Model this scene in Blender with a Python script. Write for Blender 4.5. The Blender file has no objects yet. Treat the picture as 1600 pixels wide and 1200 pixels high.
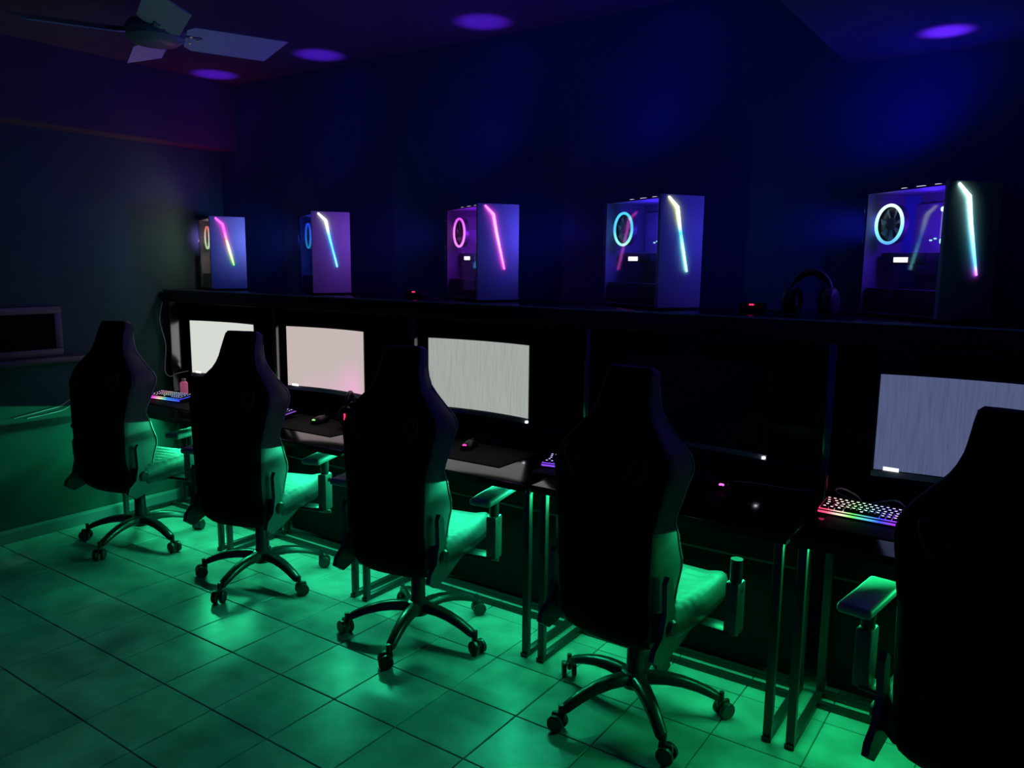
import bpy, bmesh, math, random
from mathutils import Vector, Matrix, Euler
random.seed(7)
SC = bpy.context.scene
COL = SC.collection
PI = math.pi
def R(d): return math.radians(d)

# ------------------------------------------------------------------ camera, world, exposure
YAW, PITCH, ROLL, FPX, EYE = 0.60619, 0.15235, 0.010256, 1232.14, 1.58
cd = bpy.data.cameras.new('camera'); cam = bpy.data.objects.new('camera', cd); COL.objects.link(cam)
fw = Vector((-math.sin(YAW)*math.cos(PITCH), math.cos(YAW)*math.cos(PITCH), -math.sin(PITCH)))
rt = Vector((math.cos(YAW), math.sin(YAW), 0)); up = rt.cross(fw)
r2 = rt*math.cos(ROLL) + up*math.sin(ROLL); u2 = up*math.cos(ROLL) - rt*math.sin(ROLL)
cam.matrix_world = Matrix(((r2.x, u2.x, -fw.x, 0), (r2.y, u2.y, -fw.y, 0), (r2.z, u2.z, -fw.z, EYE), (0, 0, 0, 1)))
cd.sensor_width = 36; cd.lens = 36*FPX/1600; cd.clip_start = 0.05
SC.camera = cam
w = bpy.data.worlds.new('world'); SC.world = w; w.use_nodes = True
w.node_tree.nodes['Background'].inputs[0].default_value = (0.07, 0.045, 1.0, 1)
w.node_tree.nodes['Background'].inputs[1].default_value = 0.055
SC.view_settings.view_transform = 'Standard'; SC.view_settings.look = 'None'
SC.view_settings.exposure = 0; SC.view_settings.gamma = 1; SC.view_settings.use_curve_mapping = False
GREEN_W = 11.5          # one under-desk LED strip
REAR_W = 0.5           # exhaust fan glow at the back of a tower
SPOT_W = 70.0  # LED fan in the top of a tower, shining at the ceiling
TOP_W = 5.0            # added wide fill above each tower, washing wall and ceiling           

# ------------------------------------------------------------------ materials
MATS = {}
def mat(name, col=(.5, .5, .5), rough=.5, metal=0, spec=.5, emit=None, es=1, noise=0, nscale=8, bump=0, bscale=60, vary=0, ior=None):
    if name in MATS: return MATS[name]
    m = bpy.data.materials.new(name); m.use_nodes = True; MATS[name] = m
    n, l = m.node_tree.nodes, m.node_tree.links
    b = n['Principled BSDF']
    b.inputs['Base Color'].default_value = (*col, 1); b.inputs['Roughness'].default_value = rough
    b.inputs['Metallic'].default_value = metal; b.inputs['Specular IOR Level'].default_value = spec
    if ior: b.inputs['IOR'].default_value = ior
    if emit:
        b.inputs['Emission Color'].default_value = (*emit, 1); b.inputs['Emission Strength'].default_value = es
    g = n.new('ShaderNodeNewGeometry')
    if noise or vary:
        t = n.new('ShaderNodeTexNoise'); t.inputs['Scale'].default_value = nscale; t.inputs['Detail'].default_value = 6
        l.new(g.outputs['Position'], t.inputs['Vector'])
        mr = n.new('ShaderNodeMapRange'); mr.inputs[1].default_value = .3; mr.inputs[2].default_value = .7
        mr.inputs[3].default_value = 1-noise; mr.inputs[4].default_value = 1+noise
        l.new(t.outputs['Fac'], mr.inputs[0])
        mul = n.new('ShaderNodeVectorMath'); mul.operation = 'SCALE'; mul.inputs[0].default_value = col
        l.new(mr.outputs[0], mul.inputs['Scale']); out = mul.outputs[0]
        if vary:
            oi = n.new('ShaderNodeObjectInfo'); m2 = n.new('ShaderNodeMapRange')
            m2.inputs[3].default_value = 1-vary; m2.inputs[4].default_value = 1+vary
            l.new(oi.outputs['Random'], m2.inputs[0])
            mul2 = n.new('ShaderNodeVectorMath'); mul2.operation = 'SCALE'
            l.new(out, mul2.inputs[0]); l.new(m2.outputs[0], mul2.inputs['Scale']); out = mul2.outputs[0]
        l.new(out, b.inputs['Base Color'])
    if bump:
        t2 = n.new('ShaderNodeTexNoise'); t2.inputs['Scale'].default_value = bscale; t2.inputs['Detail'].default_value = 4
        l.new(g.outputs['Position'], t2.inputs['Vector'])
        bp = n.new('ShaderNodeBump'); bp.inputs['Strength'].default_value = bump; bp.inputs['Distance'].default_value = .004
        l.new(t2.outputs['Fac'], bp.inputs['Height']); l.new(bp.outputs[0], b.inputs['Normal'])
    return m
def emit_mat(name, col, s):
    if name in MATS: return MATS[name]
    m = bpy.data.materials.new(name); m.use_nodes = True; MATS[name] = m
    n, l = m.node_tree.nodes, m.node_tree.links; n.clear()
    e = n.new('ShaderNodeEmission'); e.inputs[0].default_value = (*col, 1); e.inputs[1].default_value = s
    o = n.new('ShaderNodeOutputMaterial'); l.new(e.outputs[0], o.inputs[0]); return m
def ramp_emit(name, axis, stops, s):
    """LEDs whose colour runs along one axis of the object's box"""
    m = bpy.data.materials.new(name); m.use_nodes = True; MATS[name] = m
    n, l = m.node_tree.nodes, m.node_tree.links; n.clear()
    tc = n.new('ShaderNodeTexCoord'); sp = n.new('ShaderNodeSeparateXYZ'); cr = n.new('ShaderNodeValToRGB')
    l.new(tc.outputs['Generated'], sp.inputs[0]); l.new(sp.outputs[axis], cr.inputs[0])
    el = cr.color_ramp.elements
    while len(el) < len(stops): el.new(.5)
    for e, (p, c) in zip(el, stops): e.position = p
    for e, (p, c) in zip(el, stops): e.color = (*c, 1)
    e = n.new('ShaderNodeEmission'); e.inputs[1].default_value = s; l.new(cr.outputs[0], e.inputs[0])
    o = n.new('ShaderNodeOutputMaterial'); l.new(e.outputs[0], o.inputs[0]); return m

M_tile = mat('floor_tile', (.44, .46, .43), .31, spec=.5, noise=.30, nscale=7, bump=.12, bscale=45, vary=.10)
M_grout = mat('grout', (.16, .17, .16), .8)
M_wall = mat('wall_paint', (.06, .13, .30), .85, spec=.2, noise=.08, nscale=2, bump=.15, bscale=40)  # blue of the light on the back wall is put into this colour
M_wall2 = mat('wall_paint_dim', (.045, .115, .105), .85, spec=.2, noise=.08, nscale=2, bump=.15, bscale=40)  # wall colour again, made darker and less blue for the weaker light there
M_ceil = mat('ceiling_paint', (.12, .11, .14), .9, spec=.1, noise=.05, nscale=2)
M_skirt = mat('skirting', (.26, .27, .28), .45)
M_lam = mat('black_laminate', (.006, .006, .008), .13, spec=.8, ior=2.2)
M_lam2 = mat('black_shelf_laminate', (.012, .011, .015), .22, spec=.5)
M_steel = mat('black_steel', (.02, .022, .022), .38, spec=.6)
M_black = mat('black_fabric', (.006, .006, .008), .85, spec=.15)
M_seat = mat('seat_leatherette', (.055, .057, .057), .5, spec=.4)
M_grey = mat('grey_leatherette', (.088, .092, .092), .55, spec=.4, bump=.1, bscale=200)
M_pad = mat('arm_pad', (.30, .31, .31), .45, spec=.4)
M_plast = mat('black_plastic', (.03, .031, .032), .35, spec=.5)
M_plast2 = mat('dark_grey_plastic', (.09, .092, .092), .42, spec=.5)
M_nylon = mat('base_nylon', (.035, .037, .037), .28, spec=.6)
M_chrome = mat('chrome', (.8, .8, .8), .12, metal=1)
M_mat = mat('mouse_mat_cloth', (.010, .010, .013), .75, spec=.25)
M_white = mat('white_cable', (.55, .55, .55), .5)
M_case = mat('case_white', (.60, .60, .62), .45, spec=.4)
M_casein = mat('case_inside', (.16, .16, .18), .5)
M_blade = mat('fan_blade', (.85, .85, .85), .45)
M_motor = mat('fan_motor', (.22, .24, .23), .4)
M_pcb = mat('circuit_board', (.22, .22, .24), .45)
M_pink = mat('pink_bottle', (.85, .22, .38), .4, emit=(1, .2, .45), es=.22)  # slight glow put into the colour, though the bottle gives no light

def glass_mat():
    m = bpy.data.materials.new('side_glass'); m.use_nodes = True; MATS['side_glass'] = m
    n, l = m.node_tree.nodes, m.node_tree.links; n.clear()
    t = n.new('ShaderNodeBsdfTransparent'); t.inputs[0].default_value = (.82, .82, .86, 1)
    g = n.new('ShaderNodeBsdfGlossy'); g.inputs['Roughness'].default_value = .03
    ge = n.new('ShaderNodeNewGeometry'); dt = n.new('ShaderNodeVectorMath'); dt.operation = 'DOT_PRODUCT'
    l.new(ge.outputs['Normal'], dt.inputs[0]); l.new(ge.outputs['Incoming'], dt.inputs[1])
    ab = n.new('ShaderNodeMath'); ab.operation = 'ABSOLUTE'; l.new(dt.outputs['Value'], ab.inputs[0])
    om = n.new('ShaderNodeMath'); om.operation = 'SUBTRACT'; om.inputs[0].default_value = 1; l.new(ab.outputs[0], om.inputs[1])
    pw = n.new('ShaderNodeMath'); pw.operation = 'POWER'; pw.inputs[1].default_value = 5; l.new(om.outputs[0], pw.inputs[0])
    f = n.new('ShaderNodeMapRange'); f.inputs[3].default_value = .035; f.inputs[4].default_value = 1; l.new(pw.outputs[0], f.inputs[0])
    mx = n.new('ShaderNodeMixShader'); o = n.new('ShaderNodeOutputMaterial')
    l.new(f.outputs[0], mx.inputs[0]); l.new(t.outputs[0], mx.inputs[1]); l.new(g.outputs[0], mx.inputs[2]); l.new(mx.outputs[0], o.inputs[0])
    return m
M_glass = glass_mat()

# ------------------------------------------------------------------ mesh helpers
def box(bm, c, s, rot=None, bevel=0, seg=1, mi=0):
    r = bmesh.ops.create_cube(bm, size=1)
    vs = r['verts']; fs = list({f for v in vs for f in v.link_faces})
    bmesh.ops.scale(bm, vec=s, verts=vs)
    if bevel:
        es = list({e for v in vs for e in v.link_edges})
        q = bmesh.ops.bevel(bm, geom=es, offset=bevel, segments=seg, affect='EDGES', profile=.5)
        vs = list({v for f in q['faces'] for v in f.verts} | {v for v in vs if v.is_valid})
        vs = list({v for v in vs} | {v2 for v in vs for f in v.link_faces for v2 in f.verts})
    if rot: bmesh.ops.rotate(bm, cent=(0, 0, 0), matrix=Euler(rot).to_matrix(), verts=vs)
    bmesh.ops.translate(bm, vec=c, verts=vs)
    if mi:
        for f in {f for v in vs for f in v.link_faces}: f.material_index = mi
    return vs
def frame_of(t):
    t = t.normalized(); a = Vector((0, 0, 1)) if abs(t.z) < .9 else Vector((1, 0, 0))
    x = a.cross(t).normalized(); return x, t.cross(x)
def tube(bm, pts, rad, n=10, caps=True):
    pts = [Vector(p) for p in pts]; rad = rad if isinstance(rad, (list, tuple)) else [rad]*len(pts)
    rings = []; px = None
    for i, p in enumerate(pts):
        t = (pts[min(i+1, len(pts)-1)] - pts[max(i-1, 0)])
        if px is None: x, y = frame_of(t)
        else:
            tn = t.normalized(); x = (px - tn*px.dot(tn)).normalized(); y = tn.cross(x)
        px = x
        rings.append([bm.verts.new(p + (x*math.cos(2*PI*k/n) + y*math.sin(2*PI*k/n))*rad[i]) for k in range(n)])
    for a, b in zip(rings, rings[1:]):
        for k in range(n): bm.faces.new((a[k], a[(k+1) % n], b[(k+1) % n], b[k]))
    if caps: bm.faces.new(rings[0][::-1]); bm.faces.new(rings[-1])
def lathe(bm, prof, n=24, c=(0, 0, 0), M=None):
    """prof: (r, z) list"""
    rings = []
    for r, z in prof:
        ring = []
        for k in range(n):
            v = Vector((r*math.cos(2*PI*k/n), r*math.sin(2*PI*k/n), z))
            if M: v = M @ v
            ring.append(bm.verts.new(v + Vector(c)))
        rings.append(ring)
    for a, b in zip(rings, rings[1:]):
        for k in range(n): bm.faces.new((a[k], a[(k+1) % n], b[(k+1) % n], b[k]))
    bm.faces.new(rings[0][::-1]); bm.faces.new(rings[-1])
def torus(bm, Rr, r, c=(0, 0, 0), M=None, n=40, m=8):
    g = []
    for i in range(n):
        a = 2*PI*i/n; row = []
        for j in range(m):
            b = 2*PI*j/m
            v = Vector(((Rr + r*math.cos(b))*math.cos(a), (Rr + r*math.cos(b))*math.sin(a), r*math.sin(b)))
            if M: v = M @ v
            row.append(bm.verts.new(v + Vector(c)))
        g.append(row)
    for i in range(n):
        for j in range(m):
            bm.faces.new((g[i][j], g[(i+1) % n][j], g[(i+1) % n][(j+1) % m], g[i][(j+1) % m]))
def prism(bm, poly, z0, z1, M=None):
    f = lambda v: (M @ Vector(v)) if M else Vector(v)
    a = [bm.verts.new(f((x, y, z0))) for x, y in poly]; b = [bm.verts.new(f((x, y, z1))) for x, y in poly]
    n = len(poly)
    for k in range(n): bm.faces.new((a[k], a[(k+1) % n], b[(k+1) % n], b[k]))
    bm.faces.new(a[::-1]); bm.faces.new(b)
def loft(bm, rings, caps=True, mi=None):
    vs = [[bm.verts.new(p) for p in r] for r in rings]; n = len(rings[0])
    for a, b in zip(vs, vs[1:]):
        for k in range(n):
            f = bm.faces.new((a[k], a[(k+1) % n], b[(k+1) % n], b[k]))
            if mi: f.material_index = mi(k)
    if caps: bm.faces.new(vs[0][::-1]); bm.faces.new(vs[-1])
def spline(pts, n=8):
    P = [Vector(p) for p in pts]; out = []
    for i in range(len(P)-1):
        p0, p1, p2, p3 = P[max(i-1, 0)], P[i], P[i+1], P[min(i+2, len(P)-1)]
        for k in range(n):
            t = k/n
            out.append(.5*((2*p1) + (p2-p0)*t + (2*p0-5*p1+4*p2-p3)*t*t + (3*p1-p0-3*p2+p3)*t**3))
    return out + [P[-1]]
def obj(name, bm, m, parent=None, loc=None, rot=None, smooth=0):
    me = bpy.data.meshes.new(name); bmesh.ops.recalc_face_normals(bm, faces=bm.faces); bm.to_mesh(me); bm.free()
    for k in (m if isinstance(m, (list, tuple)) else [m]): me.materials.append(k)
    if smooth:
        for p in me.polygons: p.use_smooth = True
        me.set_sharp_from_angle(angle=R(smooth))
    o = bpy.data.objects.new(name, me); COL.objects.link(o)
    if parent: o.parent = parent
    if loc: o.location = loc
    if rot: o.rotation_euler = rot
    return o
def B(): return bmesh.new()
def bx(name, c, s, m, parent=None, bevel=0, rot=None, seg=2):
    """box with its origin at its own centre"""
    b = B(); box(b, (0, 0, 0), s, bevel=bevel, seg=seg); return obj(name, b, m, parent, loc=c, rot=rot, smooth=40 if bevel else 0)
def tag(o, label, cat, group=None):
    o['label'] = label; o['category'] = cat
    if group: o['group'] = group
    return o
def thing(name, label, cat, loc=(0, 0, 0), rz=0, group=None):
    o = bpy.data.objects.new(name, None); COL.objects.link(o); o.empty_display_size = .1
    o.location = loc; o.rotation_euler = (0, 0, rz); return tag(o, label, cat, group)
def struct(o): o['kind'] = 'structure'; return o
def copy_tree(o, parent=None):
    c = o.copy(); COL.objects.link(c); c.parent = parent
    for ch in o.children: copy_tree(ch, c)
    return c
def light(name, kind, power, col, parent=None, loc=(0, 0, 0), rot=(0, 0, 0), **kw):
    ld = bpy.data.lights.new(name, kind); ld.energy = power; ld.color = col
    for k, v in kw.items(): setattr(ld, k, v)
    o = bpy.data.objects.new(name, ld); COL.objects.link(o); o.location = loc; o.rotation_euler = rot
    if parent: o.parent = parent
    return o

# ------------------------------------------------------------------ the room
XL, YB, ZC = -4.72, 3.36, 2.70
XR = 2.2; YF = -1.6
BEAMX = -0.765; BEAMZ = 2.35
bl = B(); box(bl, ((XL+XR)/2, (YF+YB)/2, -.057), (XR-XL+.2, YB-YF+.2, .10))
floor = struct(obj('floor', bl, M_grout))
T = .2996; GX, GY = -2.943, 1.830
tb = B(); box(tb, (0, 0, -.0055), (T-.0036, T-.0036, .011), bevel=.002, seg=1)
tile_me = bpy.data.meshes.new('tile'); tb.to_mesh(tile_me); tb.free(); tile_me.materials.append(M_tile)
rest = B()
fwd2 = Vector((fw.x, fw.y)).normalized()
for i in range(-8, 20):
    for j in range(-14, 6):
        cx, cy = GX + (i+.5)*T, GY + (j+.5)*T
        x0, x1 = max(cx-T/2, XL), min(cx+T/2, XR); y0, y1 = max(cy-T/2, YF), min(cy+T/2, YB)
        if x1-x0 < .02 or y1-y0 < .02: continue
        full = x1-x0 > T-.001 and y1-y0 > T-.001
        d = Vector((cx, cy)); depth = d.dot(fwd2); lat = d.dot(Vector((rt.x, rt.y)))
        if depth > 1.75 and abs(lat) < .66*depth + .25:
            if full: t = bpy.data.objects.new('tile', tile_me); COL.objects.link(t)
            else:
                b = B(); box(b, (0, 0, -.0055), (x1-x0-.0036, y1-y0-.0036, .011), bevel=.002, seg=1); t = obj('tile', b, M_tile)
            t.location = ((x0+x1)/2, (y0+y1)/2, random.uniform(-.0006, .0004))
            t.rotation_euler = (random.uniform(-.0015, .0015), random.uniform(-.0015, .0015), 0); t.parent = floor
        else: box(rest, ((x0+x1)/2, (y0+y1)/2, -.0055), (x1-x0-.0036, y1-y0-.0036, .011))
ro = obj('tile_field', rest, M_tile, floor); ro['kind'] = 'stuff'
def wall(name, c, s, m):
    b = B(); box(b, c, s); return struct(obj(name, b, m))
wall('wall_left', (XL-.06, (YF+YB)/2, ZC/2-.05), (.12, YB-YF+.24, ZC+.1), M_wall2)
wall('wall_back', ((XL+XR)/2, YB+.06, ZC/2-.05), (XR-XL+.24, .12, ZC+.1), M_wall)
wall('wall_right', (XR+.06, (YF+YB)/2, ZC/2-.05), (.12, YB-YF+.24, ZC+.1), M_wall)  # unseen wall, added to hold the blue ambient off the left wall
wall('ceiling', ((XL+XR)/2, (YF+YB)/2, ZC+.06), (XR-XL+.24, YB-YF+.24, .12), M_ceil)
wall('trim_1', ((BEAMX+XR)/2, (YF+YB)/2, (BEAMZ+ZC)/2), (XR-BEAMX, YB-YF, ZC-BEAMZ), M_ceil)          # dropped soffit
wall('trim_2', (XL+.09, (YF+YB)/2, (2.29+ZC)/2), (.18, YB-YF, ZC-2.29), M_ceil)                        # beam over the left wall
def skirting(name, a, b_, axis):
    b = B()
    L = b_ - a
    prof = [(0, 0), (.016, 0), (.016, .058), (.012, .068), (.004, .074), (0, .074)]
    if axis == 'y': M = Matrix(((1, 0, 0, XL), (0, 0, 1, 0), (0, 1, 0, 0), (0, 0, 0, 1)))
    else: M = Matrix(((0, 0, 1, 0), (-1, 0, 0, YB), (0, 1, 0, 0), (0, 0, 0, 1)))
    prism(b, prof, a, b_, M); struct(obj(name, b, M_skirt))
skirting('baseboard_left', YF, YB-.016, 'y'); skirting('baseboard_back', XL+.016, XR, 'x')

# hatch-like low window in the left wall
wz0, wz1, wy0, wy1 = 1.03, 1.31, 1.05, 2.24
win = bpy.data.objects.new('window_1', None); COL.objects.link(win); win.location = (XL, (wy0+wy1)/2, wz0); struct(win)
M_frame = mat('dark_window_frame', (.10, .10, .11), .4)
for nm, c, s in (('window_frame', (.012, 0, wz1-wz0-.02), (.024, wy1-wy0, .04)), ('window_frame', (.012, 0, .02), (.024, wy1-wy0, .04)),
                 ('window_frame', (.012, (wy1-wy0)/2-.02, (wz1-wz0)/2), (.022, .04, wz1-wz0-.08)), ('window_frame', (.012, -(wy1-wy0)/2+.02, (wz1-wz0)/2), (.022, .04, wz1-wz0-.08)),
                 ('window_frame', (.012, .12, (wz1-wz0)/2), (.020, .03, wz1-wz0-.08))):
    bx(nm, c, s, M_frame, win, bevel=.003)
bx('pane', (.004, 0, (wz1-wz0)/2), (.006, wy1-wy0-.07, wz1-wz0-.07), mat('dark_pane', (.004, .004, .005), .7, spec=.1), win)
bx('window_sill', (.05, .06, -.018), (.10, wy1-wy0+.24, .03), M_frame, win, bevel=.004)

# ------------------------------------------------------------------ hutch: long shelf on uprights, at the back of the desks
BND = [-4.675, -3.64, -2.60, -1.62, -0.64, 0.36]
SHZ = 1.395
hut = thing('shelf_unit', 'long black laminate shelf on uprights running above all the desks', 'shelf', (-2.0, YB, 0))
bx('shelf_board', (-.1, -.245, SHZ-.0125), (5.2, .47, .025), M_lam2, hut, bevel=.002)
bx('fascia', (-.1, -.478, SHZ-.04), (5.2, .018, .08), M_lam2, hut, bevel=.002)
bx('edge_highlight', (-.1, -.4885, SHZ-.003), (5.2, .003, .006), mat('highlight_metal', (.5, .5, .52), .4, metal=.6), hut)  # pale strip added as the highlight along the shelf's front edge
for b_ in BND[:5]:
    bx('upright', (b_+2.0, -.2435, (SHZ-.025+.737)/2), (.026, .455, SHZ-.025-.737), M_lam, hut, bevel=.001)
bx('back_panel', (-.1, -.008, (SHZ-.025+.755)/2), (5.2, .012, SHZ-.025-.757), M_lam2, hut)

# ------------------------------------------------------------------ desks
DZ = .735
DFRONT = [2.39, 2.41, 2.445, 2.465, 2.465]
where = ['farthest black desk with the pink bottle, against the left wall', 'second black desk from the left wall, under the pale pinkish screen',
         'black desk under the largest fully shown grey screen', 'black desk under the switched-off screen', 'nearest black desk, with the loose cable loops and rainbow keyboard']
GCOL = [(.03, 1, .42), (.03, 1, .46), (.025, 1, .47), (.02, 1, .36), (.015, 1, .28)]
M_led = emit_mat('green_led', (.03, 1, .45), 2.0)
for i in range(5):
    x0, x1 = BND[i]+.006, BND[i+1]-.006
    if i == 0: x0 = XL+.05
    cx, wd = (x0+x1)/2, x1-x0
    d = thing('desk', where[i], 'desk', (cx, 2.5, 0), 0, 'desks in a row along the back wall')
    yf, yb = DFRONT[i]-2.5, 3.335-2.5
    bx('desk_top', (0, (yf+yb)/2, DZ-.014), (wd, yb-yf, .028), M_lam, d, bevel=.003)
    bx('matte_front_strip', (0, yf-.001, DZ-.014), (wd, .002, .027), mat('matte_front_strip', (.01, .01, .011), .6, spec=.2), d)  # added matte strip, keeps the floor's green reflection off the desk front
    hw = wd/2-.032
    for s in (-1, 1):
        bx('leg', (s*hw, .0125, .352), (.028, .025, .704), M_steel, d, bevel=.002)
        bx('leg', (s*hw, .40, .352), (.028, .025, .704), M_steel, d, bevel=.002)
        bx('floor_bar', (s*hw, .2063, .0125), (.028, .3626, .025), M_steel, d, bevel=.002)
        bx('top_bar', (s*hw, .2063, .6915), (.028, .3626, .025), M_steel, d, bevel=.002)
        bx('levelling_foot', (s*hw, -.003, .008), (.032, .004, .016), M_plast, d)
    bx('rear_rail', (0, .400, .0125), (2*hw-.028, .024, .025), M_steel, d, bevel=.002)
    bx('rear_rail', (0, .318, .0125), (2*hw-.028, .022, .022), M_steel, d, bevel=.002)
    bx('shade_panel', (0, .435, .365), (2*hw-.03, .010, .67), mat('shade_black', (.010, .010, .010), .8, spec=.1), d)  # added black sheet standing in for the dark under the desk
    b = B(); tube(b, [(-hw, .40, .47), (hw, .40, .47)], .005, 8); obj('brace_rod', b, M_steel, d, smooth=60)
    bx('led_channel', (0, .295, .672), (wd-.10, .022, .020), M_plast2, d)
    bx('led_strip', (0, .288, .660), (wd-.12, .012, .003), M_led, d)
    light('green_led_light', 'AREA', GREEN_W*(1.05, 1, .88, .70, .62)[i], GCOL[i], d, (0, .285, .655), (R(-60), 0, 0), shape='RECTANGLE', size=wd-.12, size_y=.012)

# ------------------------------------------------------------------ gaming chairs
def interp(tab, z):
    for (a, va), (b, vb) in zip(tab, tab[1:]):
        if a <= z <= b:
            t = (z-a)/(b-a); t = t*t*(3-2*t)*.5 + t*.5; return va + (vb-va)*t
    return tab[0][1] if z < tab[0][0] else tab[-1][1]
W_T = [(.335, .140), (.35, .165), (.40, .178), (.55, .184), (.75, .190), (.86, .208), (.93, .222), (.975, .215), (1.015, .190), (1.055, .152), (1.095, .118), (1.13, .102), (1.18, .094), (1.225, .091), (1.242, .086), (1.252, .074)]
YB_T = [(.335, -.215), (.40, -.245), (.55, -.275), (.75, -.276), (.90, -.254), (1.0, -.225), (1.15, -.168), (1.246, -.130)]
TH_T = [(.335, .06), (.40, .085), (.60, .105), (.90, .10), (1.1, .085), (1.235, .075), (1.252, .05)]
WG_T = [(.335, .01), (.40, .035), (.48, .105), (.60, .145), (.70, .105), (.78, .065), (.86, .085), (.94, .105), (1.02, .06), (1.1, .025), (1.246, .0)]
def backrest_bm():
    b = B(); rings = []
    zs = [.335, .34, .35, .37, .40] + [.44+.035*k for k in range(15)] + [.96, .985, 1.01, 1.035, 1.06, 1.085, 1.11, 1.14, 1.165, 1.19, 1.215, 1.232, 1.242, 1.249, 1.252]
    for z in zs:
        w_, yb, th, g = interp(W_T, z), interp(YB_T, z), interp(TH_T, z), interp(WG_T, z)
        if z < .37: yb += (.37-z)*.6
        yf = yb + th
        half = [(0, yb), (.5*w_, yb+.003), (.82*w_, yb+.012), (.955*w_, yb+.028), (w_, yb+.055 if th > .07 else yb+th*.6),
                (w_*.995, yf+g*.75), (.95*w_, yf+g), (.86*w_, yf+g*.9), (.74*w_, yf+g*.35), (.55*w_, yf+.004), (0, yf)]
        ring = [Vector((x, y, z)) for x, y in half] + [Vector((-x, y, z)) for x, y in half[1:-1][::-1]]
        rings.append(ring)
    n = len(rings[0])
    black = {0, 1, 2, n-1, n-2, n-3}
    loft(b, rings, mi=lambda k: 0 if k in black else 1)
    return b
def seat_bm():
    b = B(); NX, NY = 30, 34; top = []; bot = []
    for j in range(NY+1):
        v = j/NY; y = -.23 + .52*v; rt_, rb = [], []
        hw = .235 + .015*math.sin(v*PI) - (.03*((v-.85)/.15)**2 if v > .85 else 0) - (.05*((.12-v)/.12) if v < .12 else 0)
        for i in range(NX+1):
            u = -1 + 2*i/NX; x = u*hw
            z = .468 + .016*v
            bol = max(0, (abs(u)-.62)/.38)
            z += .020*math.sin(bol*PI*.75)*(1-.35*v) + .004*abs(math.sin(y*PI/.046 + 2.5*abs(x))) if bol else .007*abs(math.sin(y*PI/.046 + 2.5*abs(x)))
            if abs(u) > .9: z -= .05*((abs(u)-.9)/.1)**2
            if v > .88: z -= .055*((v-.88)/.12)**2
            rt_.append(b.verts.new((x, y, z)))
            rb.append(b.verts.new((x*.93, y*.96, .392 + .012*v)))
        top.append(rt_); bot.append(rb)
    for j in range(NY):
        for i in range(NX):
            b.faces.new((top[j][i], top[j][i+1], top[j+1][i+1], top[j+1][i]))
            b.faces.new((bot[j][i], bot[j+1][i], bot[j+1][i+1], bot[j][i+1]))
    for f_ in b.faces: f_.material_index = 0
    for j in range(NY):
        b.faces.new((top[j][0], top[j+1][0], bot[j+1][0], bot[j][0])); b.faces.new((top[j][NX], bot[j][NX], bot[j+1][NX], top[j+1][NX]))
    for f_ in list(b.faces)[2*NX*NY:]: f_.material_index = 1
    for i in range(NX):
        b.faces.new((top[0][i], bot[0][i], bot[0][i+1], top[0][i+1])); b.faces.new((top[NY][i], top[NY][i+1], bot[NY][i+1], bot[NY][i]))
    return b
def arm_bm():
    b = B(); rings = []
    for t in [0, .12, .3, .5, .7, .85, .95, 1.0]:
        r = .035 + .262*t; z = .128 - .052*t**1.7 + .012*math.sin(t*PI)
        hw, hh = .030 - .010*t, .020 - .006*t
        if t == 1.0: hw *= .7; hh *= .8
        rings.append([Vector((r, hw*cx_, z+hh*cz)) for cx_, cz in ((-1, -.7), (-.8, -1), (.8, -1), (1, -.7), (.85, .6), (.45, 1), (-.45, 1), (-.85, .6))])
    loft(b, rings); return b
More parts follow.
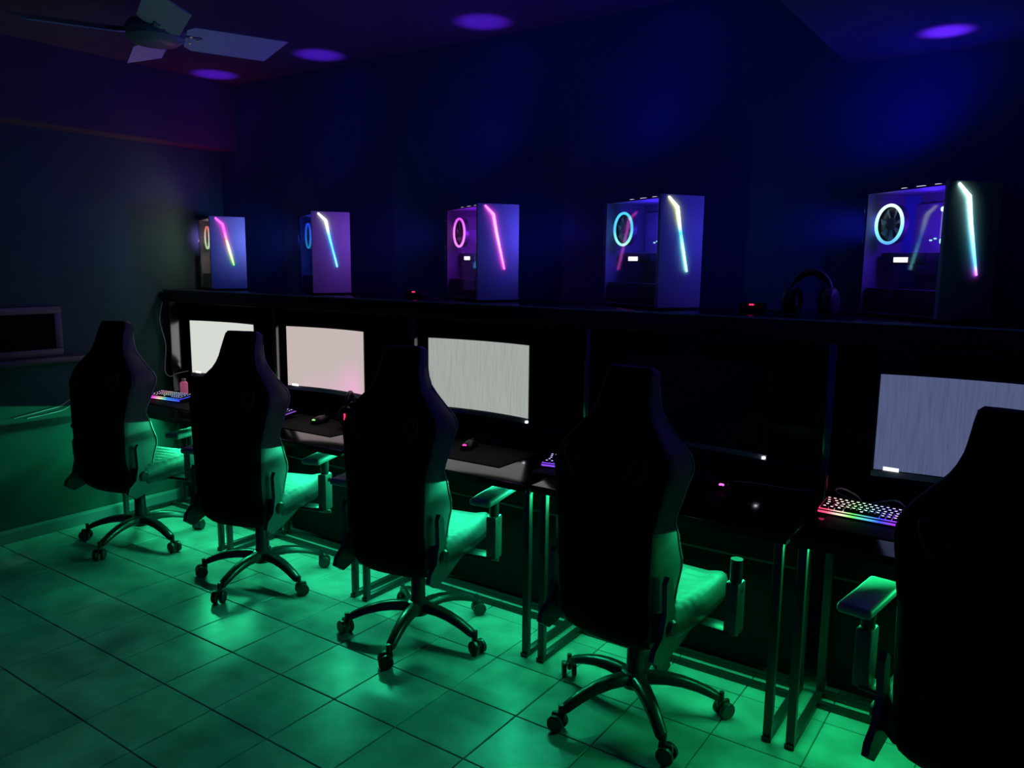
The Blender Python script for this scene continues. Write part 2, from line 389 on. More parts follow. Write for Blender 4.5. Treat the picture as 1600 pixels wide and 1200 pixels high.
def make_chair():
    c = thing('gaming_chair', 'x', 'chair')
    back = obj('backrest', backrest_bm(), [M_black, M_grey], c, smooth=50)
    for s in (-1, 1):                                  # harness openings at the shoulders
        b = B(); n = 20; pts = []
        for k in range(n+1):
            a = 2*PI*k/n; pts.append((s*(.115 + .028*math.cos(a) + .022*math.sin(a)), -.2975+.004*abs(math.cos(a))+.050, .945 + .050*math.sin(a)))
        tube(b, pts, .0045, 6, caps=False); obj('harness_opening_rim', b, M_plast, back, smooth=60)
    for s in (-1, 1):
        pts = []
        for z in [.44+.03*k for k in range(26)]:
            w_, yb, th, g = interp(W_T, z), interp(YB_T, z), interp(TH_T, z), interp(WG_T, z)
            pts.append((s*.965*w_, yb+th+g*.97, z))
        b = B(); tube(b, pts, .0042, 6); obj('piping', b, mat('pale_piping', (.42, .43, .43), .45), back, smooth=60)
    obj('seat', seat_bm(), [M_seat, M_plast], c, smooth=60)
    for s in (-1, 1):
        b = B()                                         # hinge cover: bent plate from the seat frame up beside the backrest
        poly = [(-.29, .37), (-.24, .335), (-.12, .36), (.02, .405), (.03, .425), (-.07, .425), (-.13, .445), (-.165, .52), (-.18, .60), (-.205, .62), (-.22, .60), (-.215, .50), (-.235, .43), (-.28, .40)]
        M = Matrix(((0, 0, s, 0), (1, 0, 0, 0), (0, 1, 0, 0), (0, 0, 0, 1)))
        prism(b, poly, .206, .224, M); obj('hinge_cover', b, M_plast2, c)
        b = B(); lathe(b, [(.0, 0), (.026, 0), (.028, .004), (.022, .012), (0, .013)], 20, (s*.225, -.185, .445), Matrix.Rotation(s*PI/2, 3, 'Y')); obj('hinge_cap', b, M_plast, c, smooth=40)
        bx('arm_bracket', (s*.265, .045, .385), (.15, .07, .014), M_plast, c, bevel=.003)
        arm = bx('armrest_post', (s*.335, .045, .47), (.046, .066, .18), M_plast2, c, bevel=.008)
        b = B(); tube(b, [(0, 0, .02), (0, 0, .165)], .020, 14); obj('armrest_tube', b, M_plast, arm, smooth=50)
        b = B(); box(b, (0, 0, 0), (.094, .275, .030), bevel=.012, seg=3); obj('armrest_pad', b, M_pad, arm, loc=(0, .0, .178), smooth=40)
        bx('height_button', (s*.019, 0, .06), (.008, .03, .02), M_plast, arm, bevel=.002)
    bx('seat_plate', (0, .02, .3835), (.40, .36, .014), M_plast, c, bevel=.003)
    bx('tilt_mechanism', (0, .01, .352), (.17, .22, .05), M_plast2, c, bevel=.012)
    b = B(); tube(b, [(.085, .08, .356), (.20, .10, .352), (.27, .105, .350)], [.006, .006, .006], 8); tube(b, [(.265, .105, .350), (.325, .112, .346)], [.011, .009], 10); obj('tilt_lever', b, M_plast2, c, smooth=50)
    b = B(); lathe(b, [(.017, .20), (.017, .352), (.028, .352), (.028, .335)][:2], 16); obj('gas_piston', b, M_chrome, c, smooth=40)
    b = B(); lathe(b, [(.032, .09), (.034, .15), (.031, .16), (.029, .285), (.025, .29)], 20); obj('gas_lift_cover', b, M_plast, c, smooth=40)
    base = obj('base_hub', (lambda b: (lathe(b, [(.030, .088), (.048, .095), (.055, .125), (.046, .148), (.036, .152)], 24), b)[1])(B()), M_nylon, c, smooth=40)
    for k in range(5):
        a = 2*PI*k/5
        obj('base_arm', arm_bm(), M_nylon, base, rot=(0, 0, a), smooth=50)
    for k in range(5):
        a = 2*PI*k/5; sw = a + random.uniform(-.9, .9)
        cs = obj('caster', (lambda b: (tube(b, [(0, 0, .052), (0, 0, .095)], .009, 10), box(b, (.008, 0, .050), (.052, .018, .030), bevel=.008, seg=2), b)[2])(B()), M_plast, c,
                 loc=(.305*math.cos(a), .305*math.sin(a), 0), rot=(0, 0, sw), smooth=40)
        cs['spin'] = a
        for s in (-1, 1):
            b = B(); lathe(b, [(.014, -.007), (.026, -.009), (.0295, -.006), (.0295, .006), (.026, .009), (.012, .009)], 20, (.012, s*.019, .0295), Matrix.Rotation(PI/2, 3, 'X')); obj('wheel', b, M_plast, cs, smooth=40)
    return c
chairs = [(-4.171, 2.340, 15, 0, 'farthest gaming chair, beside the left wall, facing the pink bottle'),
          (-3.167, 2.391, 19, -5, 'gaming chair second from the left wall, in front of the pinkish screen'),
          (-2.144, 2.404, 11, 1, 'middle gaming chair, whose headrest overlaps the left edge of the grey screen'),
          (-1.128, 2.415, -4, 26, 'tall dark gaming chair facing the switched-off screen'),
          (-0.045, 2.250, -8, 42, 'nearest gaming chair, cut off by the right edge of the frame')]
proto = make_chair(); chairs_made = []
for i, (x, y, h, off, lab) in enumerate(chairs):
    c = proto if i == 0 else copy_tree(proto)
    c.location = (x, y, 0); c.rotation_euler = (0, 0, R(h)); tag(c, lab, 'chair', 'gaming chairs in a row')
    a0 = R(off - h); chairs_made.append(c)
    for ch in c.children:
        if ch.name.startswith('base_hub'): ch.rotation_euler = (0, 0, a0)
        if ch.name.startswith('caster'):
            a = ch['spin'] + a0; ch.location = (.305*math.cos(a), .305*math.sin(a), 0)
            ch.rotation_euler = (0, 0, a + random.uniform(-1.2, 1.2))

for p_ in list(chairs_made[3].children_recursive):
    if p_.name.startswith('armrest_pad'): bpy.data.objects.remove(p_)
for o in COL.objects:
    if 'spin' in o: del o['spin']

# ------------------------------------------------------------------ monitors
def screen_mat(name, col, s, streak=0, pink=False):
    m = bpy.data.materials.new(name); m.use_nodes = True
    n, l = m.node_tree.nodes, m.node_tree.links; n.clear()
    e = n.new('ShaderNodeEmission'); e.inputs[1].default_value = s; o = n.new('ShaderNodeOutputMaterial'); l.new(e.outputs[0], o.inputs[0])
    tc = n.new('ShaderNodeTexCoord'); mp = n.new('ShaderNodeMapping'); l.new(tc.outputs['Generated'], mp.inputs[0])
    mp.inputs['Rotation'].default_value = (0, R(-14), 0); mp.inputs['Scale'].default_value = (34, 1, 1.3)
    t = n.new('ShaderNodeTexNoise'); t.inputs['Scale'].default_value = 2.2; t.inputs['Detail'].default_value = 5; l.new(mp.outputs[0], t.inputs['Vector'])
    mr = n.new('ShaderNodeMapRange'); mr.inputs[1].default_value = .32; mr.inputs[2].default_value = .55
    mr.inputs[3].default_value = 1-streak; mr.inputs[4].default_value = 1; l.new(t.outputs['Fac'], mr.inputs[0])
    v = n.new('ShaderNodeVectorMath'); v.operation = 'SCALE'; v.inputs[0].default_value = col; l.new(mr.outputs[0], v.inputs['Scale'])
    out = v.outputs[0]
    if pink:
        g = n.new('ShaderNodeVectorMath'); g.operation = 'DISTANCE'; g.inputs[1].default_value = (.74, .5, -.02); l.new(tc.outputs['Generated'], g.inputs[0])
        m2 = n.new('ShaderNodeMapRange'); m2.inputs[1].default_value = .12; m2.inputs[2].default_value = .62; m2.inputs[3].default_value = .6; m2.inputs[4].default_value = 0; l.new(g.outputs['Value'], m2.inputs[0])
        mx = n.new('ShaderNodeMix'); mx.data_type = 'RGBA'; l.new(m2.outputs[0], mx.inputs[0]); l.new(out, mx.inputs[6]); mx.inputs[7].default_value = (1.0, .42, .75, 1); out = mx.outputs[2]
    l.new(out, e.inputs[0]); return m
def arc_pts(w_, rad, n=16, dy=0):
    out = []
    for k in range(n+1):
        a = (-.5 + k/n)*2*math.asin(w_/2/rad); out.append((rad*math.sin(a), -(rad*math.cos(a)-rad) * -1 + dy))
    return out
def make_monitor(i, x, y, rz, zb, smat, label, off=False, W=.585, H=.335):
    m = thing('curved_monitor', label, 'monitor', (x, y, DZ), rz, 'curved monitors on the desks')
    z0 = zb - DZ; rad = 1.25
    def curve(w_, d): # concave towards -y: the edges come forward
        return [(rad*math.sin(a), rad*math.cos(a) - rad + d) for a in [(-.5+k/20)*2*math.asin(w_/2/rad) for k in range(21)]]
    def slab(w_, d0, d1, za, zb_):
        b = B(); p0, p1 = curve(w_, d0), curve(w_, d1); rings = []
        for (xa, ya), (xb, yb) in zip(p0, p1): rings.append([Vector((xa, ya, za)), Vector((xa, ya, zb_)), Vector((xb, yb, zb_)), Vector((xb, yb, za))])
        loft(b, rings); return b
    obj('screen', slab(W, 0, .002, z0, z0+H), smat, m, smooth=30)
    obj('housing', slab(W+.014, .003, .030, z0-.004, z0+H+.008), M_plast, m, smooth=30)
    obj('bottom_bezel', slab(W+.014, -.004, .0295, z0-.024, z0-.0045), mat('bezel', (.40, .40, .42), .25, metal=.4), m, smooth=30)
    b = B(); box(b, (0, .055, z0+H*.5), (.26, .05, .20), bevel=.018, seg=2); obj('rear_cover', b, M_plast, m, smooth=40)
    b = B(); rings = []
    for t in [k/8 for k in range(9)]:
        zz = .012 + (z0+H*.42-.012)*t; yy = .115 - .045*t; hw = .030 - .006*t
        rings.append([Vector((-hw, yy-.012, zz)), Vector((hw, yy-.012, zz)), Vector((hw, yy+.012, zz)), Vector((-hw, yy+.012, zz))])
    loft(b, rings); obj('stand_neck', b, mat('stand_metal', (.18, .18, .19), .3, metal=.3), m)
    b = B(); prism(b, [(-.12, .02), (-.10, .005), (.10, .005), (.12, .02), (.11, .13), (.06, .155), (-.06, .155), (-.11, .13)], 0, .012); obj('stand_base', b, MATS['stand_metal'], m)
    bx('power_light', (W/2-.004, -.0425, z0-.015), (.009, .004, .008), emit_mat('white_led', (.8, .85, 1), 6), m)
    if not off: bx('lit_screen_label', (-W/2+.055, -.0305, z0+.006), (.050, .003, .013), emit_mat('screen_label', (.95, .97, 1), 1.1), m)
    return m
make_monitor(0, -4.285, 3.025, R(4), .860, screen_mat('screen_picture_1', (.66, .70, .64), 1.0), 'brightest white curved screen, beside the left wall')
make_monitor(1, -3.285, 2.965, R(2), .880, screen_mat('screen_picture_2', (.56, .47, .46), 1.0, pink=True), 'curved screen with a pale pinkish picture, glowing pink at its foot')
make_monitor(2, -2.245, 2.975, R(1), .878, screen_mat('screen_picture_3', (.37, .40, .37), 1.0, .14), 'curved screen showing plain grey with faint dark streaks, left of the switched-off one')
make_monitor(3, -1.165, 2.985, R(0), .873, mat('screen_dark', (.004, .004, .006), .25), 'switched-off dark curved monitor with a bright power light', off=True)
make_monitor(4, -0.195, 2.960, R(-1), .880, screen_mat('screen_picture_5', (.085, .105, .215), 1.0, .18), 'dim blue-grey curved screen on the nearest desk')

# ------------------------------------------------------------------ mouse mats, keyboards, mice
mats = [(-4.20, 2.70, .78, 'black mouse mat under the keyboard beside the pink bottle'), (-3.20, 2.72, .70, 'black mouse mat under the mouse with the green light nearest the pinkish screen'),
        (-2.22, 2.745, .72, 'black mouse mat between the middle chair and the grey screen'), (-1.33, 2.765, .78, 'black mouse mat in front of the switched-off monitor'), (-.19, 2.76, .80, 'black mouse mat in front of the dim blue screen')]
for x, y, w_, lab in mats:
    b = B(); box(b, (0, 0, .002), (w_, .30, .004), bevel=.0015); tag(obj('mouse_mat', b, M_mat, loc=(x, y, DZ)), lab, 'mouse mat', 'mouse mats on the desks')
M_kbase = mat('keyboard_case', (.015, .015, .018), .35)
def key_mat():
    m = bpy.data.materials.new('keycap'); m.use_nodes = True; MATS['keycap'] = m
    n, l = m.node_tree.nodes, m.node_tree.links; b = n['Principled BSDF']
    b.inputs['Base Color'].default_value = (.02, .02, .022, 1); b.inputs['Roughness'].default_value = .4
    tc = n.new('ShaderNodeTexCoord'); sp = n.new('ShaderNodeSeparateXYZ'); l.new(tc.outputs['Object'], sp.inputs[0])
    ax = n.new('ShaderNodeMath'); ax.operation = 'ABSOLUTE'; l.new(sp.outputs[0], ax.inputs[0])
    c1 = n.new('ShaderNodeMath'); c1.operation = 'LESS_THAN'; c1.inputs[1].default_value = .0042; l.new(ax.outputs[0], c1.inputs[0])
    c2 = n.new('ShaderNodeMath'); c2.operation = 'COMPARE'; c2.inputs[1].default_value = .001; c2.inputs[2].default_value = .0030; l.new(sp.outputs[1], c2.inputs[0])
    c3 = n.new('ShaderNodeMath'); c3.operation = 'GREATER_THAN'; c3.inputs[1].default_value = .0030; l.new(sp.outputs[2], c3.inputs[0])
    a = n.new('ShaderNodeMath'); a.operation = 'MULTIPLY'; l.new(c1.outputs[0], a.inputs[0]); l.new(c2.outputs[0], a.inputs[1])
    a2 = n.new('ShaderNodeMath'); a2.operation = 'MULTIPLY'; l.new(a.outputs[0], a2.inputs[0]); l.new(c3.outputs[0], a2.inputs[1])
    sc = n.new('ShaderNodeMath'); sc.operation = 'MULTIPLY'; sc.inputs[1].default_value = 1.8; l.new(a2.outputs[0], sc.inputs[0])
    oi = n.new('ShaderNodeObjectInfo'); l.new(oi.outputs['Color'], b.inputs['Emission Color']); l.new(sc.outputs[0], b.inputs['Emission Strength']); return m
M_key = key_mat()
def key_mesh(w_):
    b = B(); h = .0075; hw, hd = w_/2-.0012, .0078; t = .0018
    loft(b, [[Vector((-hw, -hd, -h/2)), Vector((hw, -hd, -h/2)), Vector((hw, hd, -h/2)), Vector((-hw, hd, -h/2))], [Vector((-hw+t, -hd+t, h/2)), Vector((hw-t, -hd+t, h/2)), Vector((hw-t, hd-t, h/2)), Vector((-hw+t, hd-t, h/2))]])
    me = bpy.data.meshes.new('keycap'); bmesh.ops.recalc_face_normals(b, faces=b.faces); b.to_mesh(me); b.free(); me.materials.append(M_key); return me
KM = {k: key_mesh(k*.019) for k in (1, 1.5, 2, 6)}
RAINBOW = [(0, (1, .04, .18)), (.10, (1, .10, .22)), (.24, (1, .75, .6)), (.38, (.15, .9, .12)), (.52, (.08, .55, .6)), (.68, (.05, .08, 1)), (.85, (.35, .04, 1)), (1, (.8, .1, .9))]
VIOLET = [(0, (.9, .05, .9)), (.2, (1, .1, .7)), (.36, (1, .7, .5)), (.5, (.2, .7, .5)), (.62, (.05, .25, 1)), (1, (.05, .06, 1))]
PURPLE = [(0, (.28, .06, 1)), (.5, (.22, .08, 1)), (1, (.30, .10, 1))]
def rampc(st, t):
    for (a, ca), (b, cb) in zip(st, st[1:]):
        if a <= t <= b:
            u = (t-a)/(b-a); return tuple(ca[k]+(cb[k]-ca[k])*u for k in range(3))
    return st[-1][1]
ROWS = [[1]*13+[2], [1.5]+[1]*12+[1.5], [2]+[1]*11+[2], [2]+[1]*10+[1, 2], [1.5, 1, 1.5, 6, 1, 1, 1, 1, 1][:9]]
def keyboard(x, y, rz, cols, lab, strength, z=DZ+.004):
    k = thing('keyboard', lab, 'keyboard', (x, y, z), rz, 'backlit keyboards on the desks')
    tilt = R(7)
    body = bx('keyboard_case', (0, 0, .016), (.300, .112, .016), M_kbase, k, bevel=.003, rot=(tilt, 0, 0))
    me = ramp_emit('key_backlight_'+str(len(MATS)), 0, cols, strength)
    bx('backlight_plate', (0, 0, .0085), (.290, .100, .002), me, body)
    bx('front_light_bar', (0, -.0565, .002), (.290, .002, .007), me, body)
    for r, row in enumerate(ROWS):
        tot = sum(row)*.019; xx = -tot/2
        for wk in row:
            o = bpy.data.objects.new('keycap', KM[wk]); COL.objects.link(o); o.parent = body
            o.location = (xx + wk*.019/2, .038-.019*r, .0140); xx += wk*.019
            c = rampc(cols, min(1, max(0, (o.location.x+.145)/.29))); o.color = (*[.45+.55*v for v in c], 1)
    return k
keyboard(-4.39, 2.70, R(6), VIOLET, 'backlit keyboard glowing magenta to blue beside the pink bottle', 1.6)
keyboard(-3.515, 2.745, R(3), PURPLE, 'violet backlit keyboard mostly hidden by the second chair', 1.2)
keyboard(-1.585, 2.78, R(10), PURPLE, 'violet backlit keyboard whose left end peeks out left of the tall chair', 1.2)
keyboard(-.475, 2.80, R(-2), RAINBOW, 'rainbow backlit keyboard on the nearest desk', 1.3)
def mouse(x, y, rz, col, lab, s=3.0, wheel=(0, 0)):
    b = B(); rings = []
    for t in [0, .04, .12, .25, .4, .55, .7, .85, .95, 1]:
        yy = -.058 + .116*t; hw = .031*(math.sin(PI*min(1, max(0, .12+.80*t)))**.45) - .004*math.exp(-((t-.55)/.15)**2); hh = .036*math.sin(PI*(.10+.76*t))**.7
        if t in (0, 1): hw *= .6; hh *= .5
        rings.append([Vector((hw*math.cos(a), yy, .002 + max(0, math.sin(a))*hh)) for a in [PI*q/8 for q in range(9)]])
    loft(b, rings); mo = obj('computer_mouse', b, M_kbase, loc=(x, y, DZ+.004), rot=(0, 0, rz), smooth=50); tag(mo, lab, 'mouse', 'lit mice on the desks')
    em = emit_mat('mouse_led_%d' % len(MATS), col, s)
    b = B(); tube(b, [(-.008, -.051, .020), (-.004, -.052, .023), (.004, -.052, .023), (.008, -.051, .020)], .0040, 8); obj('rear_light', b, em, mo, smooth=60)
    b = B(); lathe(b, [(.008, -.004), (.010, -.003), (.010, .003), (.008, .004)], 16, (0, .034, .027), Matrix.Rotation(PI/2, 3, 'Y')); obj('scroll_wheel', b, M_plast2, mo, smooth=40)
    return mo
mouse(-4.15, 2.78, R(10), (.25, .9, .2), 'mouse with a small green light near the pink bottle', 1.0)
mouse(-3.15, 2.775, R(8), (.3, 1, .25), 'mouse with a green light in front of the pinkish screen', 1.2)
mouse(-2.175, 2.80, R(12), (1, .05, .45), 'mouse with a pink light below the grey screen', 1.6)
mouse(-.995, 2.875, R(5), (.9, .1, .9), 'mouse with a magenta light right of the tall dark chair', 2.5)

# pink bottle
bo = thing('bottle', 'small pink bottle standing behind the keyboard on the farthest desk', 'bottle', (-4.455, 2.83, DZ))
b = B(); lathe(b, [(.020, 0), (.023, .004), (.023, .080), (.021, .088), (.012, .094)], 20); obj('bottle_body', b, M_pink, bo, smooth=40)
b = B(); lathe(b, [(.011, .094), (.013, .096), (.013, .110), (.011, .112)], 16); obj('cap', b, mat('pale_cap', (.6, .5, .55), .4), bo, smooth=40)

# ------------------------------------------------------------------ headsets
def headset(x, y, z, rz, lab, lay, led):
    hs = thing('headset', lab, 'headset', (x, y, z), rz)
    r = .078
    def place(o): return o
    rot = (0, 0, 0)
    pts = [(r*math.cos(a)*1.0, 0, .085 + r*1.05*math.sin(a)) for a in [PI*(-.05 + 1.1*k/24) for k in range(25)]]
    b = B(); tube(b, pts, .009, 8); hb = obj('headband', b, M_plast2, hs, smooth=60)
    b = B(); tube(b, [(p[0]*.9, p[1], .085+(p[2]-.085)*.9) for p in pts[6:-6]], .010, 8); obj('headband_padding', b, M_black, hb, smooth=60)
    for s in (-1, 1):
        b = B(); lathe(b, [(.012, -.022), (.036, -.020), (.041, -.008), (.041, .012), (.034, .020), (.010, .022)], 24, (s*r, 0, .055), Matrix.Rotation(s*PI/2, 3, 'Y') @ Matrix.Scale(1.25, 3, (1, 0, 0))); e = obj('ear_cup', b, M_plast2, hs, smooth=50)
        b = B(); torus(b, .030, .010, (s*(r-.024), 0, .055), Matrix.Rotation(s*PI/2, 3, 'Y') @ Matrix.Scale(1.25, 3, (1, 0, 0)), 28, 8); obj('ear_cushion', b, M_black, e, smooth=60)
        if led: bx('lit_logo', (s*(r+.0225), 0, .055), (.002, .008, .034), emit_mat('red_led', (1, .02, .12), 2.2), e)
    b = B(); tube(b, spline([(-r, -.02, .04), (-r-.005, -.06, .02), (-r+.03, -.10, .012)], 6), .004, 6); obj('microphone_boom', b, M_plast, hs, smooth=60)
    return hs
headset(-3.02, 2.865, DZ, R(-60), 'black headset with a red light between two chairs below the pinkish screen', True, True)
h2 = headset(-.775, 3.07, SHZ+.0, R(-12), 'dim round headset standing on the shelf left of the nearest tower', False, False)

# ------------------------------------------------------------------ PC towers on the shelf
def tower(E, th, D, W, H, strip, ring, inner, topc, rear, lab, logo=(.9, .95, 1), front_lit=1.0, cable=None, wide=(1, (.06, .01, 1)), aim=(0, 0)):
    """E: plan position of the edge between glass and front; th: heading of the front's normal"""
    t = thing('computer_tower', lab, 'computer', (E[0], E[1], SHZ), R(th), 'computer towers on the shelf')
    # local: +x = out of the front, +y = along the front away from the glass (glass faces -y)
    z0 = .012
    for sx, sy in ((-.05, .03), (-.05, W-.03), (-D+.05, .03), (-D+.05, W-.03)):
        b = B(); lathe(b, [(.012, 0), (.014, .002), (.012, z0)], 12, (sx, sy, 0)); obj('foot', b, M_plast, t)
    th_ = .006
    bx('bottom_panel', (-D/2, W/2, z0+th_/2), (D, W, th_), M_casein, t)
    top = bx('top_panel', (-D/2, W/2, z0+H-th_/2), (D, W, th_), M_casein, t)
    bx('far_side_panel', (-D/2, W-th_/2, z0+H/2), (D, th_, H-2*th_), M_casein, t)
    bx('rear_panel', (-D+th_/2, W/2, z0+H/2), (th_, W-2*th_, H-2*th_), M_casein, t)
    fp = bx('front_panel', (.009, W/2, z0+H/2+.004), (.018, W+.006, H+.012), M_case, t, bevel=.004)
    bx('glass_panel', (-D/2, -.003, z0+H/2), (D-.004, .004, H-.004), M_glass, t)
    # slanting LED bar with its kink, standing proud of the front
    zz = lambda f: z0+H*f - (z0+H/2+.004)
    yy = lambda f: W*f - W/2
    pts = [(.012, yy(.16), zz(1.0)), (.014, yy(.36), zz(.91)), (.014, yy(.44), zz(.72)), (.014, yy(.64), zz(.33))]
    b = B(); tube(b, pts, [.0035, .0070, .0055, .0032], 8)
    obj('led_bar', b, ramp_emit('led_bar_%d' % len(MATS), 2, strip, 5.0), fp, smooth=60)
    # inside
    bx('motherboard', (-.60*D, W-.014, z0+.62*H), (.62*D, .004, .58*H), M_pcb, t)
    bx('power_supply_shroud', (-D/2, W/2, z0+.11*H), (D-.03, W-.03, .20*H), mat('shroud', (.05, .05, .055), .4), t)
    g = bx('graphics_card', (-.62*D, W*.52, z0+.455*H), (.60*D, .10, .045), M_plast, t, bevel=.006)
    bx('lit_logo', (-.02*D, -.0512, -.004), (.070, .002, .018), emit_mat('logo_white_%d' % int(logo[0]*100), logo, 2.2), g)
    fx, fz = -.765*D, z0+.735*H
    f = obj('cooling_fan', (lambda b: (lathe(b, [(.064, -.012), (.072, -.012), (.072, .012), (.064, .012), (.064, .0)], 32, (0, 0, 0), Matrix.Rotation(PI/2, 3, 'X')), b)[1])(B()), M_plast, t, loc=(fx, .050, fz), smooth=40)
    b = B(); torus(b, .068, .0058, (0, -.014, 0), Matrix.Rotation(PI/2, 3, 'X'), 44, 8); obj('light_ring', b, ramp_emit('light_ring_%d' % len(MATS), 2, ring, 2.6), f, smooth=60)
    b = B(); lathe(b, [(.020, -.012), (.022, -.008), (.022, .010)], 20, (0, 0, 0), Matrix.Rotation(PI/2, 3, 'X')); obj('fan_hub', b, M_plast2, f, smooth=40)
    for k in range(7):
        a = 2*PI*k/7; b = B()
        M_fb = mat('fan_vane', (.35, .35, .38), .4)
        P = [Vector((.020*math.cos(a), -.004, .020*math.sin(a))), Vector((.058*math.cos(a+.10), -.006, .058*math.sin(a+.10))), Vector((.058*math.cos(a+.75), .006, .058*math.sin(a+.75))), Vector((.020*math.cos(a+.6), .004, .020*math.sin(a+.6)))]
        loft(b, [[p+Vector((0, -.0008, 0)) for p in P], [p+Vector((0, .0008, 0)) for p in P]]); obj('fan_blade', b, M_fb, f)
    for k in range(4): 
        rs = bx('memory_stick', (-.46*D+.010*k, W-.035, z0+.75*H), (.005, .034, .125), M_pcb, t)
        bx('light_edge', (0, -.0175, 0), (.005, .002, .110), emit_mat('ram_%d' % int(sum(inner)*1000), tuple(.3+.7*v for v in inner), .55), rs)
    cf = bx('vrm_heatsink', (-.33*D, W-.05, z0+.86*H), (.055, .05, .026), M_chrome, t, bevel=.004)
    bx('glint_bar', (-.20*D, W*.42, z0+.845*H), (.062, .006, .015), emit_mat('white_glint', (.75, 1, .95), 1.8), t, bevel=.005, rot=(0, R(-12), 0))  # glowing pieces put in for the glints inside the case
    bx('glint_block', (-.24*D, W*.42, z0+.59*H), (.018, .006, .018), emit_mat('cyan_glint', (.35, .9, .8), 1.8), t, bevel=.005)
    for q in range(4): bx('glint_dot', (-.42*D+.022*q*(.9 if q % 2 else 1.1), W*.5, z0+(.60+.012*(q % 2))*H), (.009, .005, .005), MATS['cyan_glint'], t)
    for q, (ff, ln) in enumerate(((-.55, .018), (-.34, .034), (-.14, .020))):
        bx('top_light', (ff*D, .018+.01*(q % 2), .0052+.0), (ln, .010, .004), MATS['white_glint'], top) if False else bx('top_light', ((ff+.5)*D, .020-W/2, .0052), (ln, .010, .004), emit_mat('top_glint', (.75, .7, 1), .9), top)
    if cable:  # painted reflection of the next tower's LED bar in the glass
        b = B(); tube(b, spline([(-.44*D, .03, z0+.47*H), (-.47*D, .022, z0+.36*H), (-.52*D, .015, z0+.24*H)], 6), .0022, 6); obj('bar_reflection', b, emit_mat('bar_reflection_%d' % len(MATS), cable, 1.0), t, smooth=60)
    # rear exhaust LED fan
    b = B(); torus(b, .052, .005, (0, 0, 0), Matrix.Rotation(PI/2, 3, 'Y'), 32, 6); obj('rear_fan_ring', b, emit_mat('rear_ring_%d' % len(MATS), rear, .8), t, loc=(-D-.004, W*.5, z0+.74*H), smooth=60)
    light('rear_fan_glow', 'AREA', REAR_W*front_lit, rear, t, (-D-.012, W*.5, z0+.74*H), (0, R(90), R(-th+12)), shape='DISK', size=.11, spread=R(62))
    light('inner_glow', 'POINT', 3.0, inner, t, (-.38*D, .055, z0+.70*H), shadow_soft_size=.03)
    b = B(); torus(b, .055, .004, (0, 0, 0), None, 32, 6); obj('top_fan_ring', b, emit_mat('top_ring_%d' % len(MATS), topc, .5), t, loc=(-.45*D, W*.5, z0+H+.003), smooth=60)
    light('top_fan_light', 'SPOT', SPOT_W, topc, t, (-.45*D, W*.5, z0+H+.012), (PI+aim[0], aim[1], 0), spot_size=R(21), spot_blend=.9, shadow_soft_size=.02)
    light('top_fill_light', 'SPOT', TOP_W*wide[0], wide[1], t, (-.45*D, W*.5, z0+H+.012), (PI+R(38), 0, 0), spot_size=R(172), spot_blend=1.0, shadow_soft_size=.05)  # added fill lamp, tinted per tower to colour wall and ceiling
    return t
BL, VI, MG = (.10, .16, 1), (.28, .08, 1), (.75, .05, 1)
TW = [((-4.285, 2.945), -24, .36, .205, .425), ((-3.395, 2.965), -30, .37, .205, .43), ((-2.265, 2.965), -29, .39, .21, .435), ((-1.355, 2.965), -30, .40, .21, .44), ((-.350, 2.985), -41, .385, .21, .445)]
tower(*TW[0], [(0, (.02, .45, .04)), (.12, (.35, .9, .15)), (.35, (.9, .8, .4)), (.55, (1, .12, .12)), (.72, (1, .04, .6)), (1, (1, .05, .9))], [(0, (.6, .9, .45)), (.5, (.9, .8, .6)), (1, (1, .12, .12))], (.8, .6, .5), (.14, .02, 1), (.6, .2, 1),
      'computer tower with a magenta-to-green LED bar, beside the left wall', front_lit=.3, wide=(.45, (1, .03, .45)))
tower(*TW[1], [(0, (.10, .40, 1)), (.35, (.04, .22, 1)), (.6, (.08, .35, 1)), (.78, (.6, .6, .55)), (1, (.7, .65, .6))], [(0, (.02, .28, .6)), (1, (.02, .06, 1))], (.03, .06, 1), (.14, .02, 1), (.16, .22, 1),
      'computer tower with a thin white-to-blue LED bar and blue fan, second from the left wall', front_lit=1.2, wide=(.45, (.10, .015, 1)))
tower(*TW[2], [(0, (.9, .08, .9)), (.5, (.8, .16, .9)), (1, (.9, .08, .8))], [(0, (.8, .22, .9)), (.6, (.8, .18, .9)), (1, (.6, .05, .8))], (.30, .015, 1), (.14, .02, 1), (.30, .10, 1),
      'computer tower with a magenta LED bar and magenta ring, middle of the shelf', (1, .95, 1), wide=(1.0, (.16, .01, 1)))
tower(*TW[3], [(0, (.25, .8, .8)), (.3, (.20, .75, .75)), (.52, (.02, .25, .5)), (.70, (.5, .65, .30)), (1, (.7, .75, .35))], [(0, (.25, .75, .5)), (.5, (.06, .4, .5)), (1, (.05, .45, .6))], (.06, .03, 1), (.14, .02, 1), (.10, .07, 1),
      'computer tower with a pale yellow-to-cyan LED bar and cyan ring, second from the right', wide=(1.3, (.03, .004, 1)))
tower(*TW[4], [(0, (.45, .06, .8)), (.12, (.06, .25, .6)), (.35, (.12, .6, .8)), (.7, (.30, .8, .8)), (1, (.45, .85, .7))], [(0, (.06, .28, .6)), (.35, (.2, .65, .6)), (.7, (.5, .85, .8)), (1, (.6, .9, .8))], (.10, .012, 1), (.14, .02, 1), (.05, .05, 1),
      'nearest computer tower, with a long white-cyan LED bar and ring, at the right end', wide=(1.6, (.02, .006, 1)), aim=(R(8), R(9)))

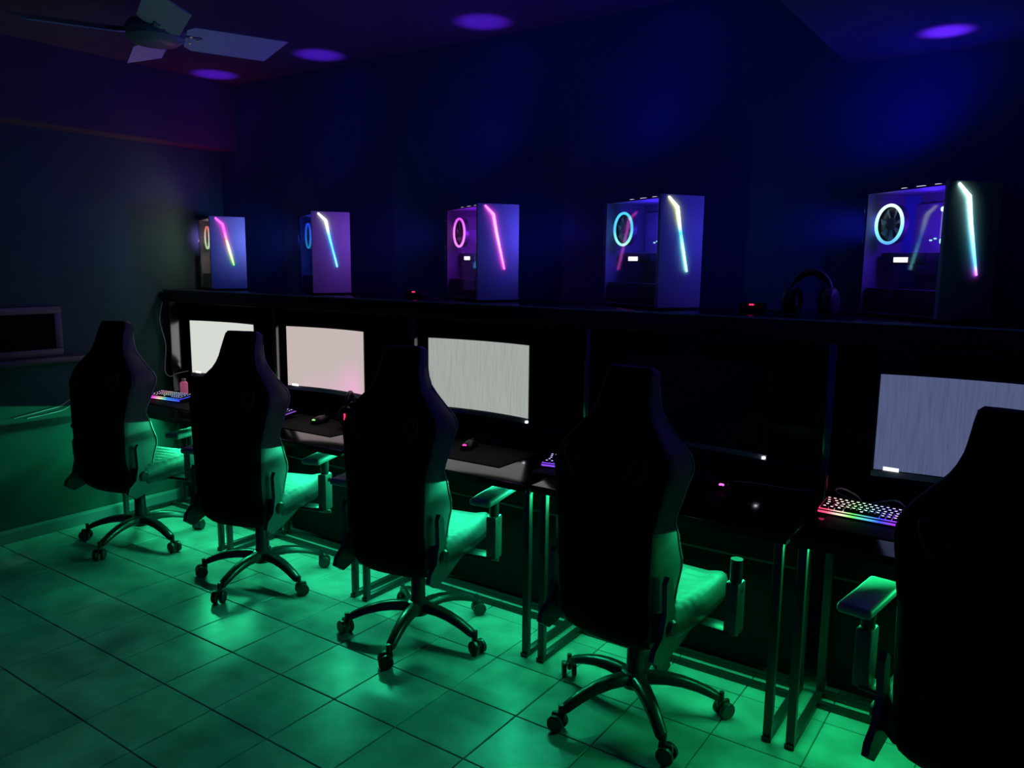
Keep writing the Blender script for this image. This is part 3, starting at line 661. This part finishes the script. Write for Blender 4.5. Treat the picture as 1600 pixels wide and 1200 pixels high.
# small power adapters with a red pilot light, on the shelf
for x, y, lab in ((-2.69, 3.02, 'small black power adapter with a red pilot light left of the magenta tower'), (-.985, 3.05, 'small black power adapter with a red pilot light right of the yellow-to-cyan tower')):
    p = thing('power_adapter', lab, 'adapter', (x, y, SHZ), R(10), 'power adapters on the shelf')
    bx('adapter_body', (0, 0, .022), (.10, .05, .044), M_plast, p, bevel=.006)
    bx('pilot_light', (0, -.0255, .036), (.018, .002, .006), emit_mat('pilot_red', (1, .03, .12), 1.6), p)
    b = B(); tube(b, spline([(.05, 0, .02), (.09, .03, .006), (.14, .10, .004), (.16, .20, .004)], 6), .003, 6); obj('lead', b, M_plast, p, smooth=60)

# ------------------------------------------------------------------ cables
def cable(pts, r, m, lab, n=8):
    b = B(); tube(b, spline(pts, n), r, 6); return tag(obj('cable', b, m, smooth=60), lab, 'cable')
cable([(-4.69, 2.86, 1.315), (-4.69, 2.835, 1.20), (-4.69, 2.865, 1.05), (-4.69, 2.855, .93), (-4.685, 2.85, .865), (-4.655, 2.865, .838), (-4.635, 2.90, .855), (-4.60, 2.96, .868)], .0035, M_white, 'pale cable hanging in a loop left of the brightest screen')
cable([(-4.708, 1.95, .700), (-4.706, 2.10, .720), (-4.706, 2.20, .735), (-4.706, 2.26, .765), (-4.706, 2.30, .76)], .003, M_white, 'upper thin pale cable along the green lit left wall')
cable([(-4.708, 2.02, .690), (-4.706, 2.14, .700), (-4.706, 2.22, .712), (-4.706, 2.28, .74), (-4.706, 2.33, .74)], .003, M_white, 'lower thin pale cable along the green lit left wall')
cable([(-.42, 2.868, DZ+.03), (-.43, 2.90, .765), (-.50, 2.93, .752), (-.575, 2.93, .765), (-.60, 2.90, .79), (-.575, 2.885, .805), (-.53, 2.895, .785), (-.50, 2.91, .755), (-.45, 2.925, .770), (-.40, 2.905, .785), (-.36, 2.895, .760), (-.34, 2.90, .745)], .0032, mat('grey_cable', (.75, .75, .8), .5), 'loose grey cable loops behind the rainbow keyboard')
cable([(-.99, 2.935, .750), (-.94, 2.99, .741), (-.86, 3.0, .740), (-.76, 3.0, .740), (-.70, 3.03, .740)], .0025, MATS['grey_cable'], 'thin cable trailing from the mouse with the magenta light')

# ------------------------------------------------------------------ ceiling fan
HUB = Vector((-3.17, 1.97, 2.50))
fan = thing('ceiling_fan', 'ceiling fan with wide pale blades hanging at the upper left', 'fan', (HUB.x, HUB.y, HUB.z))
b = B(); lathe(b, [(.02, ZC-HUB.z-.055), (.045, ZC-HUB.z-.05), (.06, ZC-HUB.z-.0), (.02, ZC-HUB.z)], 24); obj('canopy', b, M_motor, fan, smooth=40)
b = B(); tube(b, [(0, 0, .05), (0, 0, ZC-HUB.z-.03)], .011, 10); obj('downrod', b, M_motor, fan, smooth=40)
b = B(); lathe(b, [(.03, -.045), (.085, -.042), (.112, -.022), (.118, .010), (.10, .04), (.04, .058)], 32); obj('motor_housing', b, M_motor, fan, smooth=40)
for a in (65, -26, 154, 244):
    ar = R(a); br = bpy.data.objects.new('blade_arm', None)
    b = B(); box(b, (.125, 0, .0), (.11, .045, .008), bevel=.003); arm = obj('blade_bracket', b, M_motor, fan, rot=(0, 0, ar), smooth=40)
    b = B(); prism(b, [(.115, -.060), (.145, -.085), (.525, -.080), (.455, .085), (.145, .080), (.115, .055)], -.0025, .0025)
    bl_ = obj('blade', b, M_blade, arm, rot=(R(-20), 0, 0), loc=(0, 0, -.004))
    for sx, sy in ((.135, -.022), (.135, .022), (.165, 0)):
        b = B(); lathe(b, [(.006, -.007), (.007, -.004), (.007, 0)], 10, (sx, sy, 0)); obj('screw', b, M_chrome, bl_, smooth=40)
